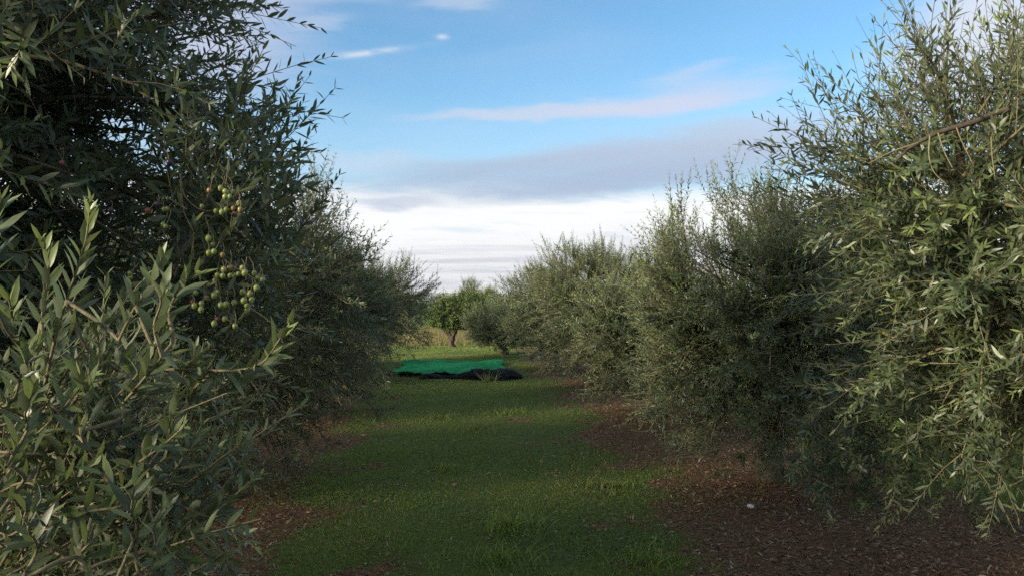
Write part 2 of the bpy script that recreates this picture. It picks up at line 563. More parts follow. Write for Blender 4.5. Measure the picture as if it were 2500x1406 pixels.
def olive_tree(base, label, c, r, zup, zdn, nb, spb, seed, L0=0.06, aspect=0.23, spacing=0.022, kind="mid", shoot=0.30,
               droop=0.12, n_obj=0, keep=None, leaf="olive_leaf", name="olive_tree", cat="olive tree", group="olive trees in the rows beside the lane",
               trunk_r=0.10, trunk_h=0.7, limbs=5, tip_up=1.0, inner=0.62, extra=None, tip_light_gain=1.0, bark="bark", spikes=0, full_lo=4.0, full_hi=2.6, cut=None):
    rng = np.random.default_rng(seed)
    c = np.array(c, float)
    base = np.array(base, float)
    root = empty(name, base)
    tag(root, label, cat, group)
    # trunk: gnarled, flaring at the ground
    fork = np.array([base[0] * .6 + c[0] * .4 + rng.normal(0, .05), base[1] * .6 + c[1] * .4 + rng.normal(0, .05), trunk_h])
    tp = resample([base - (0, 0, .05), base + (rng.normal(0, .04), rng.normal(0, .04), trunk_h * .35),
                   (base + fork) / 2 + (rng.normal(0, .04), rng.normal(0, .04), trunk_h * .15), fork], 14)
    rad = trunk_r * (1 + 0.7 * np.exp(-np.linspace(0, 5, 14)) + 0.12 * np.sin(np.linspace(0, 9, 14) + seed))
    v, q = tubes(tp[None], rad[None], 14)
    v += 0.16 * trunk_r * wob(v, seed, 14)[:, None] * norm(v - tp.repeat(14, 0))
    link("trunk", make_mesh("trunk", v, q, M[bark]), root)
    # limbs arch from the fork into the crown
    lp = []
    for i in range(limbs):
        a = (i + rng.uniform(-.3, .3)) * 2 * np.pi / limbs + seed
        k = rng.uniform(.5, .72)
        end = c + np.array((r[0] * k * math.cos(a), r[1] * k * math.sin(a), zup * rng.uniform(.05, .6)))
        if i == limbs - 1:
            end = c + np.array((rng.normal(0, .1), rng.normal(0, .1), zup * .7))
        mid = fork * .5 + end * .5 + np.array((math.cos(a) * .12, math.sin(a) * .12, -.05)) + rng.normal(0, .05, 3)
        path = resample([fork - (0, 0, .04), mid, end], 12)
        path[1:] += rng.normal(0, .012, (11, 3))
        rr = np.linspace(trunk_r * .62, trunk_r * .14, 12)
        v, q = tubes(path[None], rr[None], 8)
        link("limb", make_mesh("limb", v, q, M[bark]), root)
        lp.append(path)
    LP = np.concatenate(lp)
    # branch ends spread through an uneven crown
    nf = int(nb * 1.55)
    fi = np.arange(nf) + .5
    th, pz = fi * 2.399963, 1 - 2 * fi / nf
    dirs = np.stack([np.sqrt(1 - pz ** 2) * np.cos(th), np.sqrt(1 - pz ** 2) * np.sin(th), pz], 1)
    dirs = norm(dirs + rng.normal(0, .07, dirs.shape))
    tocam = norm((CAMP - c)[None])[0]
    dirs = dirs[rng.uniform(size=nf) < np.clip(0.80 + 0.6 * (dirs @ tocam), 0.30, 1)]
    # fuller than an ellipsoid: the skirt hangs almost straight down, the top is a blunt dome
    az_ = np.abs(dirs[:, 2])
    hor = np.sqrt(np.maximum(1 - az_ ** 2, 1e-6))
    hor2 = np.where(dirs[:, 2] < 0, np.sqrt(np.maximum(1 - az_ ** full_lo, 0)), np.sqrt(np.maximum(1 - az_ ** full_hi, 0)))
    full = np.stack([hor2 / hor, hor2 / hor, np.ones(len(hor))], 1)
    f = 1 + 0.13 * wob(dirs, seed + 1, 1.7) + 0.09 * wob(dirs, seed + 2, 4.0)
    rf = (inner + (1 - inner) * rng.uniform(size=len(dirs)) ** 0.55) * f
    core = rng.uniform(size=len(dirs)) < .20
    rf = np.where(core, rng.uniform(.15, .6, len(dirs)), rf)
    vz = np.where(dirs[:, 2] > 0, zup, zdn)
    ends = c + dirs * full * np.stack([np.full(len(dirs), r[0]), np.full(len(dirs), r[1]), vz], 1) * rf[:, None]
    ends[:, 2] = np.maximum(ends[:, 2], 0.10 + rng.uniform(0, .18, len(ends)))
    tgt = c * .45 + ends * .55
    near = np.argmin(((tgt[:, None] - LP[None]) ** 2).sum(2) + 0.15 * rng.uniform(size=(len(ends), len(LP))), 1)
    st = LP[near]
    ln = np.linalg.norm(ends - st, axis=1, keepdims=True)
    mid = (st + ends) / 2 + np.array((0, 0, 1.0)) * ln * np.where(ends[:, 2:3] > c[2], -.05, .16) + rng.normal(0, .05, ends.shape)
    t = np.linspace(0, 1, 6)[None, :, None]
    bp = (1 - t) ** 2 * st[:, None] + 2 * t * (1 - t) * mid[:, None] + t ** 2 * ends[:, None]
    br = np.linspace(1, .22, 6)[None] * (0.006 + 0.008 * np.clip(ln, .2, 1.2))
    ks_near = np.linalg.norm(c - CAMP) < 9
    kb = np.ones(len(ends), bool) if keep is None else keep(ends)
    bv, bq = tubes(bp[kb] if ks_near else bp[kb][:, [0, 2, 3, 5]], br[kb] if ks_near else br[kb][:, [0, 2, 3, 5]], 5 if ks_near else 3)
    # leafy shoots along the outer part of every branch
    bi = np.repeat(np.arange(len(ends)), spb)
    u = np.tile(np.concatenate([[1.0], np.linspace(.35, .97, spb - 1)]), len(ends)) + rng.normal(0, .03, len(bi))
    u = np.clip(u, .3, 1)[:, None]
    p0 = (1 - u) ** 2 * st[bi] + 2 * u * (1 - u) * mid[bi] + u ** 2 * ends[bi]
    bt = norm(2 * (1 - u) * (mid[bi] - st[bi]) + 2 * u * (ends[bi] - mid[bi]))
    hz = (p0[:, 2] - c[2])
    hn = np.where(hz > 0, hz / zup, hz / zdn)
    out = norm((p0 - c) / np.stack([np.full(len(p0), r[0]), np.full(len(p0), r[1]), np.where(hz > 0, zup, zdn)], 1))
    d0 = bt * np.where(hn > 0, .45, .22)[:, None] + out * .60 + rng.normal(0, .56, p0.shape)
    d0[:, 2] += np.where(hn > 0, np.clip(hn, 0, 1) * 0.75 * tip_up, np.clip(hn, -.8, 0) * .2) + 0.14
    d0 = norm(d0)
    d0[:, 2] = np.maximum(d0[:, 2], np.where(rng.uniform(size=len(d0)) < .85, -.12, -.8))
    d0 = norm(d0)
    ln2 = shoot * rng.uniform(.55, 1.35, len(p0))
    ln2 *= 1 + 0.35 * np.clip(hn, 0, 1)
    curve = np.zeros_like(p0)
    curve[:, 2] = np.where(hn > .25, .18, -droop * rng.uniform(-1.0, 2.0, len(p0)))
    curve += rng.normal(0, .17, p0.shape)
    tipness = np.clip(0.25 + 0.75 * np.clip(hn + .1, 0, 1) + rng.normal(0, .28, len(p0)), 0, 1) * tip_light_gain  # young tips, with sunlight on crown tops painted in by height and gain
    if spikes:      # long upright water shoots on top of the crown
        k = rng.choice(np.nonzero(hn > .55)[0], spikes)
        d = norm(np.array((0, 0, 1.0)) + rng.normal(0, .22, (spikes, 3)))
        p0 = np.vstack([p0, p0[k]])
        d0 = np.vstack([d0, d])
        ln2 = np.concatenate([ln2, rng.uniform(.30, .62, spikes)])
        curve = np.vstack([curve, rng.normal(0, .05, (spikes, 3))])
        tipness = np.concatenate([tipness, rng.uniform(.5, 1, spikes)])
    if extra is not None:   # shoots given by hand: (start, end) pairs
        e0 = np.array([a for a, b in extra])
        e1 = np.array([b for a, b in extra])
        dd = e1 - e0
        p0 = np.vstack([p0, e0])
        d0 = np.vstack([d0, norm(dd)])
        ln2 = np.concatenate([ln2, np.linalg.norm(dd, axis=1)])
        curve = np.vstack([curve, rng.normal(0, .04, e0.shape)])
        tipness = np.concatenate([tipness, np.full(len(e0), .4)])
    if keep is not None:
        kk = keep(p0 + d0 * ln2[:, None] * .7)
        p0, d0, ln2, curve, tipness = p0[kk], d0[kk], ln2[kk], curve[kk], tipness[kk]
    ks = 4 if kind == "hi" else 3 if np.linalg.norm(c - CAMP) < 9 else 2
    tt = np.linspace(0, 1, ks)[None, :, None]
    sp_ = p0[:, None] + d0[:, None] * ln2[:, None, None] * tt + curve[:, None] * ln2[:, None, None] * tt ** 2
    sr = np.linspace(1, .4, ks)[None] * np.full((len(p0), 1), 0.0023 * (1 if kind != "lo" else 1.4))
    sv, sq = tubes(sp_, sr, 3)
    tw = make_mesh("twigs", np.vstack([bv, sv]), np.vstack([bq, sq + len(bv)]), M["twig"] if leaf != "broad_leaf" else M["dark_bark"])
    tag(link("twigs", tw, root), kind="stuff")
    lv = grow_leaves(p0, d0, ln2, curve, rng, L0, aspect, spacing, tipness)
    ok = lv['pos'][:, 2] + lv['d'][:, 2] * lv['L'] > .02
    lv = {k: v[ok] for k, v in lv.items()}
    if cut is not None:
        ok = cut(lv['pos'], rng)
        lv = {k: v[ok] for k, v in lv.items()}
    N = len(lv["pos"])
    shoot_var = rng.uniform(.05, .75, len(p0))
    var = np.clip(shoot_var[lv["sid"]] + rng.normal(0, .16, N), 0, .985)
    var[rng.uniform(size=N) < .003] = 1.0
    bend = rng.uniform(.0, .22, N)
    sel = np.zeros(N, bool)
    if n_obj:
        px, py, z = project(lv["pos"])
        inside = (z > .3) & (px > 0) & (px < 2500) & (py > 0) & (py < 1406)
        score = np.where(inside, lv["L"] / np.maximum(z, .3), 0)
        idx = np.argsort(-score)[:n_obj]
        leaf_objects(lv, idx, root, rng)
        sel[idx] = True
    rest = ~sel
    a = {k: v[rest] for k, v in lv.items()}
    va, be = var[rest], bend[rest]
    dist = np.linalg.norm(a["pos"] - CAMP, axis=1)
    far_side = np.linalg.norm(c - CAMP) + (.25 if kind == "hi" else -.35)
    if kind == "hi":
        parts = (("hi", dist < 2.35), ("mid", (dist >= 2.35) & (dist < far_side)), ("lo", (dist >= 2.35) & (dist >= far_side)))
    elif kind == "mid" and leaf == "olive_leaf":
        parts = (("mid", dist < far_side), ("lo", dist >= far_side))
    else:
        parts = ((kind, np.ones(len(va), bool)),)
    V_, F_, A_, B_, off = [], [], [], [], 0
    for kd, msk in parts:
        if not msk.any():
            continue
        v, fc, v1, t1 = leaf_cloud(kd, a["pos"][msk], a["d"][msk], a["n"][msk], a["L"][msk], a["W"][msk], be[msk], va[msk], a["tint"][msk])
        V_.append(v); F_.append(fc + off); A_.append(v1); B_.append(t1)
        off += len(v)
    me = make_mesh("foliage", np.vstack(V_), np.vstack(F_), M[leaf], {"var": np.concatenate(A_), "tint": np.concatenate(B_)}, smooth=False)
    tag(link("foliage", me, root), kind="stuff")
    print(name, "leaves", N, "tris", len(me.polygons))
    return root, lv


# ------------------------------------------------------------------ ground
def axis(lo, hi, step, far):
    a = np.arange(lo, hi + 1e-6, step)
    gpos = hi + np.cumsum(step * 1.5 ** np.arange(1, 40))
    gpos = gpos[gpos < far]
    gneg = lo - np.cumsum(step * 1.5 ** np.arange(1, 40))
    gneg = gneg[gneg > -far]
    return np.concatenate([[-far], gneg[::-1], a, gpos, [far]])


def ground_z(x, y):
    p = np.stack([np.asarray(x, float), np.asarray(y, float)], -1)
    fade = np.clip(1 - (np.hypot(p[..., 0], p[..., 1]) - 40) / 60, 0, 1)
    return (0.03 * wob(p, 21, .7) + 0.012 * wob(p, 22, 3.0)) * fade


xs, ys = axis(-9, 9, .16, 4000), axis(2, 34, .16, 4000)
X, Y = np.meshgrid(xs, ys)
Z = ground_z(X, Y)
gv = np.stack([X, Y, Z], -1).reshape(-1, 3)
nx, ny = len(xs), len(ys)
ii = (np.arange(ny - 1)[:, None] * nx + np.arange(nx - 1)[None]).ravel()
gq = np.stack([ii, ii + 1, ii + nx + 1, ii + nx], 1)
go = link("ground", make_mesh("ground", gv, gq, M["ground"], {"cover": grass_cover(X, Y).ravel()}))
tag(go, "lane of grass and bare reddish soil between the olive rows", kind="structure")

# distant flat-topped hills
hx = np.linspace(-2200, 2600, 260)
prof = 13 + 5 * wob(hx[:, None] / 300.0, 31, 1.0) + 2.2 * wob(hx[:, None] / 60.0, 32, 1.0)
prof *= 1.8
prof = np.minimum(prof, 34.5 + 0.8 * wob(hx[:, None] / 40.0, 33, 1.0))
rows = []
for yy, k in ((2480, -0.05), (2560, .55), (2640, .9), (2700, 1.0), (2800, .95), (3000, 0.0)):
    rows.append(np.stack([hx, np.full_like(hx, yy) + 12 * wob(np.stack([hx / 40, hx * 0 + yy], 1), 34, 1), prof * k + 1.2 * wob(np.stack([hx / 20, hx * 0 + yy], 1), 35, 1) * (k > 0)], 1))
hv = np.concatenate(rows)
n_ = len(hx)
ii = (np.arange(5)[:, None] * n_ + np.arange(n_ - 1)[None]).ravel()
hq = np.stack([ii, ii + 1, ii + n_ + 1, ii + n_], 1)
m, gm = new_mat("hill_scrub")
t = gm.new("ShaderNodeTexCoord")
hn_ = gm.noise(t.outputs["Object"], 0.05, 8, 0.6)
finish(gm, principled(gm, gm.mix(gm.ss(hn_, .4, .62), (0.05, 0.07, 0.045), (0.26, 0.23, 0.20)), 0.95, .1))
tag(link("hills", make_mesh("hills", hv, hq, m)), "low flat-topped blue hills on the horizon", kind="structure")

# ------------------------------------------------------------------ trees
# left row, from the camera outwards
def clear_of_olives(p, r):
    """the picked-over spot on the near left tree where the fruit hangs free of leaves"""
    px, py, z = project(p)
    ins = (z > .3) & (z < 2.24) & (px > 470) & (px < 660) & (py > 440) & (py < 810)
    return ~ins | (r.uniform(size=len(p)) < .55)



L0root, _ = olive_tree((-2.2, -1.5, 0), "leftmost olive tree, its pale leafy branch reaching closest to the viewer", (-2.1, -1.3, 1.95), (1.35, 1.35), 1.5, 1.5,
                       120, 8, 101, kind="lo", spacing=.03, keep=lambda p: ~((p[:, 1] > 0.1) & (p[:, 0] > -p[:, 1] * 0.62 - 0.12)))
def low_shoots(n, x0, x1, y0, y1, d0_, d1_, lean, seed):
    """side shoots that thicken one flank of a crown: (start, end) pairs"""
    r = np.random.default_rng(seed)
    out = []
    for _ in range(n):
        a_ = at(r.uniform(x0, x1), r.uniform(y0, y1), r.uniform(d0_, d1_))
        out.append((a_, a_ + (np.array(lean) + r.normal(0, .45, 3)) * r.uniform(.16, .32)))
    return out


L1root, L1lv = olive_tree((-2.25, 2.95, 0), "tall dark olive tree on the left with clusters of green olives", (-2.12, 2.95, 2.45), (1.38, 1.36), 1.7, 2.05,
                          420, 11, 102, kind="hi", L0=.070, aspect=.235, spacing=.025, n_obj=300, shoot=.32, trunk_r=.12, tip_light_gain=.35, inner=.5, full_hi=3.6, full_lo=3.6, extra=low_shoots(360, 400, 690, 330, 860, 2.24, 3.2, (.35, -.2, .45), 61), keep=lambda p: np.hypot(p[:, 0] + 2.12, p[:, 1] - 2.95) < 1.68, cut=clear_of_olives)
L2root, _ = olive_tree((-2.2, 7.4, 0), "second olive tree on the left, behind the tall dark one, with reddish upper shoots", (-2.12, 7.3, 1.65), (1.38, 1.4), 1.13, 1.6,
                       330, 13, 103, kind="mid", L0=.058, spacing=.024, spikes=25, tip_light_gain=.6, shoot=.25, full_hi=3.4)
L3root, _ = olive_tree((-2.2, 11.9, 0), "third olive tree on the left, its skirt hanging beside the grass", (-2.2, 11.8, 1.5), (1.42, 1.4), 0.95, 1.45,
                       290, 12, 104, kind="lo", shoot=.25, L0=.064, aspect=.27, spacing=.026, spikes=25, tip_light_gain=.7)
L4root, _ = olive_tree((-2.2, 16.3, 0), "fourth olive tree on the left, level with the green net", (-1.95, 16.3, 1.6), (1.62, 1.6), 0.9, 1.3,
                       230, 9, 105, kind="lo", aspect=.29, L0=.066, spacing=.028, spikes=25, tip_light_gain=.7)
L5root, _ = olive_tree((-2.3, 21.4, 0), "farthest olive tree on the left, behind the green net", (-2.3, 21.4, 1.4), (1.65, 1.5), 0.8, 1.0,
                       170, 8, 106, kind="lo", aspect=.30, L0=.072, spacing=.03)
# right row
rg = np.random.default_rng(77)

def airy_top(p, r):
    """the near right tree is thinly leaved towards its top"""
    return ~((p[:, 2] > 2.35) & (r.uniform(size=len(p)) < .38))


R1root, R1lv = olive_tree((2.9, 3.25, 0), "nearest olive tree on the right, a bare limb showing near its top", (2.95, 3.5, 2.0), (1.24, 1.30), .92, 1.12,
                          330, 11, 202, kind="hi", L0=.068, aspect=.205, spacing=.025, n_obj=300, shoot=.30, droop=.10, trunk_r=.12, tip_light_gain=1.0, inner=.5, spikes=14, keep=lambda p: p[:, 2] > .50 + .42 * np.clip((3.8 - p[:, 1]) / 1.3, 0, 1), full_lo=2.8, full_hi=1.8, cut=airy_top, extra=low_shoots(300, 1960, 2480, 930, 1220, 3.9, 4.8, (-.35, -.45, .15), 62))
R2root, _ = olive_tree((3.0, 7.3, 0), "second olive tree on the right, rounded, with sunlit upright shoots on its top", (2.85, 7.0, 1.5), (1.30, 1.25), 1.02, 1.6,
                       340, 14, 213, kind="mid", L0=.058, spacing=.024, shoot=.24, spikes=80, full_hi=3.6, tip_light_gain=1.35)
R3root, _ = olive_tree((2.9, 11.3, 0), "third olive tree on the right, low skirt over reddish soil", (3.05, 11.5, 1.3), (1.26, 1.2), 0.66, 1.35,
                       270, 12, 204, kind="lo", shoot=.25, L0=.064, aspect=.27, spacing=.025, spikes=40, tip_light_gain=1.3)
R4root, _ = olive_tree((2.8, 15.6, 0), "fourth olive tree on the right with the tallest pointed top beyond the rounded one", (2.85, 15.6, 1.65), (1.46, 1.35), 1.15, 1.6,
                       260, 12, 205, kind="lo", shoot=.25, L0=.064, aspect=.27, spacing=.026, spikes=40, tip_light_gain=1.3)
R5root, _ = olive_tree((2.6, 20, 0), "fifth olive tree on the right, beside the green net's end", (2.55, 20, 1.4), (1.3, 1.4), 0.85, 1.35,
                       230, 9, 206, kind="lo", aspect=.30, L0=.072, spacing=.028, spikes=25)
R6root, _ = olive_tree((1.7, 24.6, 0), "small low round olive tree at the far end of the right row", (1.6, 24.5, 0.90), (1.12, 1.15), 0.45, 0.75,
                       200, 9, 207, kind="lo", aspect=.30, L0=.072, spacing=.028, trunk_h=.4)


def copy_tree(src, loc, label, group):
    r = src.copy()
    COL.objects.link(r)
    r.location = loc
    r["label"] = label
    r["group"] = group
    for ch in src.children:
        if ch.name.split(".")[0] == "leaf":
            continue
        c_ = ch.copy()
        COL.objects.link(c_)
        c_.parent = r
        c_.matrix_parent_inverse = ch.matrix_parent_inverse.copy()
    return r


for i, (src, x, y) in enumerate(((L2root, -7.3, 2.1), (L3root, -7.2, 6.0), (L4root, -7.3, 10.0), (L2root, -7.2, 14.0), (L3root, -7.3, -2.0), (L4root, -7.2, -6.2), (L3root, -7.2, 18.0),
                                 (L4root, 7.9, 6.6), (R3root, 7.9, 11.0), (L3root, 7.8, 15.5))):
    r_ = copy_tree(src, (x, y, 0), "olive tree of the next row to the %s, behind the near trees" % ("left" if x < 0 else "right"), "olive trees of the next row to the %s" % ("left" if x < 0 else "right"))
    r_.scale = (1.32, 1.32, 1.17) if x < 0 else (1, 1, 1)  # left row enlarged, partly out of view, to block sun patches on the lane
    r_.rotation_euler.z = 1.3 * i

# broad-leaved fruit tree, its neighbour, pine and hedge at the lane's end
olive_tree(ground_at(1106, 846), "small fruit tree with a dark forked trunk and glossy green leaves at the lane's end", ground_at(1098, 846) + np.array((0, 0, 1.05)), (.72, .66), .62, .42,
           110, 8, 301, kind="mid", L0=.10, aspect=.55, spacing=.05, shoot=.22, leaf="broad_leaf", name="fruit_tree", cat="fruit tree", group=None,
           trunk_r=.09, trunk_h=.32, limbs=4, bark="dark_bark", droop=.2)
olive_tree((2.0, 36, 0), "leafy green tree behind the small fruit tree, right of its crown", (1.0, 36, 1.1), (.95, .9), .85, .7,
           120, 8, 302, kind="mid", L0=.11, aspect=.5, spacing=.06, shoot=.25, leaf="broad_leaf", name="fruit_tree", cat="fruit tree", group=None,
           trunk_r=.09, trunk_h=.5, limbs=4, bark="dark_bark")
for k, (px, d, h, w, lab) in enumerate(((1150, 90, 4.0, 1.7, "yellow-green pine tree standing against the distant hills"),
                                        (1190, 75, 2.5, 1.3, "low bluish pine right of the taller yellow-green pine"),)):
    p = at(px, 735, d)
    olive_tree((p[0], p[1], 0), lab, (p[0], p[1], h * .52), (w * .7, w * .7), h * .50, h * .4, 90, 8, 310 + k, kind="mid", L0=.22, aspect=.14, spacing=.06,
               shoot=.55, leaf="needles", name="pine_tree", cat="pine tree", group=None, trunk_r=.12, trunk_h=.8, tip_up=1.6, bark="dark_bark", spikes=14)
for k, (px, d, h, w, lab) in enumerate(((1075, 60, 1.9, 2.6, "dark far bush left of the pines, below the hills"), (1128, 66, 2.2, 1.6, "dark far bush left beside the yellow-green pine"),
                                        (1225, 60, 2.2, 2.0, "pale far bush at the right end of the view to the hills"))):
    p = at(px, 735, d)
    olive_tree((p[0], p[1], 0), lab, (p[0], p[1], h * .5), (w * .8, w * .6), h * .42, h * .4, 90, 8, 320 + k, kind="lo", L0=.16, aspect=.4, spacing=.08,
               shoot=.4, leaf="broad_leaf" if k < 2 else "olive_leaf", name="bush", cat="bush", group="bushes beyond the grove", trunk_r=.06, trunk_h=.3, bark="dark_bark", spikes=10)

# ------------------------------------------------------------------ the pale branch close to the lens (part of the leftmost tree)
rng = np.random.default_rng(404)


def Z2(x, y):
    return x * .36, y * .36 + 450


def Z3(x, y):
    return x * .36, y * .36 + 900


shoots = [  # photograph pixels along each shoot, distance at its two ends, young tip strength
    ([(75, 985), (98, 800), (108, 650), (98, 585)], 1.20, 1.12, .8),
    ([(100, 985), (150, 800), (195, 660), (214, 560), (220, 492)], 1.16, 1.08, .9),
    ([(75, 930), (48, 810), (22, 730)], 1.12, 1.05, .9),
    ([(-25, 700), (-8, 590), (8, 480)], 1.00, .95, .9),
    ([(290, 830), (340, 760), (382, 690), (395, 625)], 1.10, 1.05, .7),
    ([(375, 850), (400, 770), (450, 705), (480, 665)], 1.08, 1.02, .9),
    ([(395, 870), (392, 800), (385, 745), (372, 690)], 1.05, 1.0, .3),
    ([(290, 905), (430, 902), (570, 903), (650, 880), (700, 830), (706, 790)], 1.18, 1.05, .8),
    ([(470, 970), (550, 930), (610, 905), (665, 865)], 1.22, 1.12, .5),
    ([(18, 1130), (120, 1092), (215, 1030), (277, 912), (262, 870)], 1.22, 1.16, .2),
    ([(60, 1050), (110, 985), (85, 930), (60, 860)], 1.14, 1.08, .5),
    ([(235, 1120), (213, 1050), (195, 985), (190, 910)], 1.06, .98, .6),
    ([(285, 1195), (342, 1150), (390, 1095), (412, 1050), (418, 1010)], 1.15, 1.10, .6),
    ([(430, 1265), (472, 1240), (511, 1170), (522, 1110)], 1.25, 1.22, .5),
    ([(480, 1275), (550, 1225), (600, 1190), (632, 1165)], 1.27, 1.25, .4),
    ([(365, 1250), (414, 1325), (450, 1372), (480, 1420)], 1.12, 1.05, .2),
    ([(440, 1265), (504, 1315), (560, 1365), (600, 1425)], 1.25, 1.22, .1),
    ([(150, 1420), (194, 1365), (227, 1320), (240, 1275)], 1.02, 1.00, .5),
    ([(-40, 1225), (60, 1210), (145, 1190), (235, 1130)], 1.08, 1.02, .3),
    ([(22, 1345), (22, 1270), (24, 1200), (40, 1110)], 1.12, 1.08, .4),
    ([(180, 1240), (220, 1235), (285, 1240), (250, 1150)], 1.02, .96, .3),
    ([(300, 1380), (320, 1300), (335, 1240), (330, 1180)], .98, .95, .2),
    ([(50, 1420), (85, 1340), (100, 1275), (105, 1210)], .96, .92, .4),
    ([(-30, 1010), (20, 965), (60, 900), (95, 840)], 1.05, 1.0, .4),
    ([(345, 1420), (365, 1340), (385, 1290), (400, 1235)], 1.0, .98, .2),
    ([(-30, 1330), (30, 1290), (80, 1270), (150, 1262)], 1.0, .96, .3),
    ([(300, 985), (345, 930), (380, 880), (398, 820)], 1.12, 1.06, .5),
    ([(180, 980), (215, 900), (240, 850), (232, 790)], 1.15, 1.1, .6),
    ([(420, 1010), (455, 960), (470, 905), (475, 850)], 1.2, 1.15, .3),
    ([(20, 1130), (60, 1060), (70, 1010), (80, 960)], 1.02, .98, .5),
]
hubs = [at(-60, 1500, 1.15), at(280, 1560, 1.2), at(-160, 1000, 1.15)]
limb0 = np.array((-1.75, -1.0, 1.15))
for h_ in hubs:
    v, q = tubes(resample([limb0, (limb0 + h_) / 2 + (0.02, 0, -.03), h_], 14)[None], np.linspace(.03, .012, 14)[None], 8)
    link("limb", make_mesh("limb", v, q, M["bark"]), L0root)
TW = []
FOOT = []
LVS = []
for (pts, d0_, d1_, tipv) in shoots:
    n = len(pts)
    P3 = np.array([at(px, py, d0_ + (d1_ - d0_) * i / (n - 1)) for i, (px, py) in enumerate(pts)])
    P3[1:-1] += rng.normal(0, .006, (n - 2, 3))
    path = resample(P3, 24)
    # the shoot's foot joins the nearest branch below it
    foot = min(hubs + [q_ for q_ in TW], key=lambda q_: np.linalg.norm(q_ - path[0]))
    v, q = tubes(resample([foot, (foot + path[0]) / 2 + rng.normal(0, .01, 3), path[0]], 8)[None], np.linspace(.0030, .0024, 8)[None], 6)
    v2, q2 = tubes(path[None], np.linspace(.0024, .0010, 24)[None], 6)
    FOOT.append((foot, path[0]))
    link("twig", make_mesh("twig", np.vstack([v, v2]), np.vstack([q, q2 + len(v)]), M["twig"]), L0root)
    TW.append(path[8])
    seg = np.linalg.norm(np.diff(path, axis=0), axis=1)
    total = seg.sum()
    k = max(int(total / .0165), 4)
    s = (np.arange(k) + .7) / k
    cum = np.concatenate([[0], np.cumsum(seg)]) / total
    pos = np.stack([np.interp(s, cum, path[:, a]) for a in range(3)], 1)
    tan = norm(np.stack([np.interp(s, cum, np.gradient(path[:, a], cum)) for a in range(3)], 1))
    a = norm(np.cross(tan, rng.normal(size=3)))
    b = np.cross(tan, a)
    for sg in (1, -1):
        ph = (np.arange(k) % 2) * np.pi / 2 + rng.normal(0, .3, k)
        lat = sg * (a * np.cos(ph)[:, None] + b * np.sin(ph)[:, None])
        ang = 0.78 - .42 * s + rng.normal(0, .16, k)
        d = norm(tan * np.cos(ang)[:, None] + lat * np.sin(ang)[:, None] + np.array((0, 0, .15)))
        nn = tan - d * (tan * d).sum(1, keepdims=True) + rng.normal(0, .12, (k, 3))
        nn = norm(nn - d * (nn * d).sum(1, keepdims=True))
        L = .047 * rng.uniform(.7, 1.15, k) * (1 - .35 * np.clip((s - .75) / .25, 0, 1))
        keepm = rng.uniform(size=k) < .95
        LVS.append({kk: vv[keepm] for kk, vv in dict(pos=pos, d=d, n=nn, L=L, W=L * .265 * rng.uniform(.85, 1.15, k),
                                                     tint=np.clip((s - .55) / .45, 0, 1) * tipv).items()})
lv = {k: np.concatenate([x[k] for x in LVS]) for k in LVS[0]}
px, py, z = project(lv["pos"])
score = np.where((px > -20) & (px < 2500) & (py > 0) & (py < 1430), lv["L"] / z, 0)
order = np.argsort(-score)
leaf_objects(lv, order[:300], L0root, rng)
rest = order[300:]
# denser leafage behind and below the traced shoots, on the same branch
p0 = []
while len(p0) < 230:
    x, y = rng.uniform(-80, 560), rng.uniform(960, 1480)
    if x < 60 + (y - 900) * 1.0 and x < 300 + (1450 - y) * 1.2:
        p0.append(at(x, y, rng.uniform(1.15, 1.55)))
p0 = np.array(p0)
d0 = norm(np.array((.55, .25, .35)) + rng.normal(0, .5, p0.shape))
ln2 = rng.uniform(.12, .26, len(p0))
cv = rng.normal(0, .12, p0.shape) + (0, 0, .1)
fl = grow_leaves(p0, d0, ln2, cv, rng, .046, .25, .0175, rng.uniform(0, .6, len(p0)))
tt = np.linspace(-.3, .97, 5)[None, :, None]
sp_ = p0[:, None] + d0[:, None] * ln2[:, None, None] * tt + cv[:, None] * ln2[:, None, None] * tt ** 2
sv, sq = tubes(sp_, np.linspace(.0026, .001, 5)[None] * np.ones((len(p0), 1)), 5)
tag(link("twigs", make_mesh("twigs", sv, sq, M["twig"]), L0root), kind="stuff")
f0 = np.array([a for a, b in FOOT])
f1 = np.array([b for a, b in FOOT])
ff = grow_leaves(f0, norm(f1 - f0), np.linalg.norm(f1 - f0, axis=1), rng.normal(0, .02, f0.shape), rng, .045, .25, .030, np.zeros(len(f0)))
al = {k: np.concatenate([fl[k], ff[k], lv[k][rest]]) for k in ("pos", "d", "n", "L", "W", "tint")}
v, fc, v1, t1 = leaf_cloud("hi", al["pos"], al["d"], al["n"], al["L"], al["W"], rng.uniform(0, .22, len(al["L"])), rng.uniform(.05, .95, len(al["L"])), al["tint"])
tag(link("foliage", make_mesh("foliage", v, fc, M["olive_leaf"], {"var": v1, "tint": t1}), L0root), kind="stuff")

# ------------------------------------------------------------------ olives on the near left tree
def olive_mat(name, c1, c2):
    m, gm = new_mat(name)
    t = gm.new("ShaderNodeTexCoord")
    n = gm.noise(t.outputs["Object"], 2.2, 3, .5)
    sp2 = gm.noise(t.outputs["Object"], 14, 2, .5)
    c = gm.mix(gm.ss(n, .4, .6), c1, c2)
    c = gm.mix(gm.m('MULTIPLY', gm.ss(sp2, .62, .7), .35), c, (0.45, 0.47, 0.25))
    finish(gm, principled(gm, c, .38, .5))
    return m


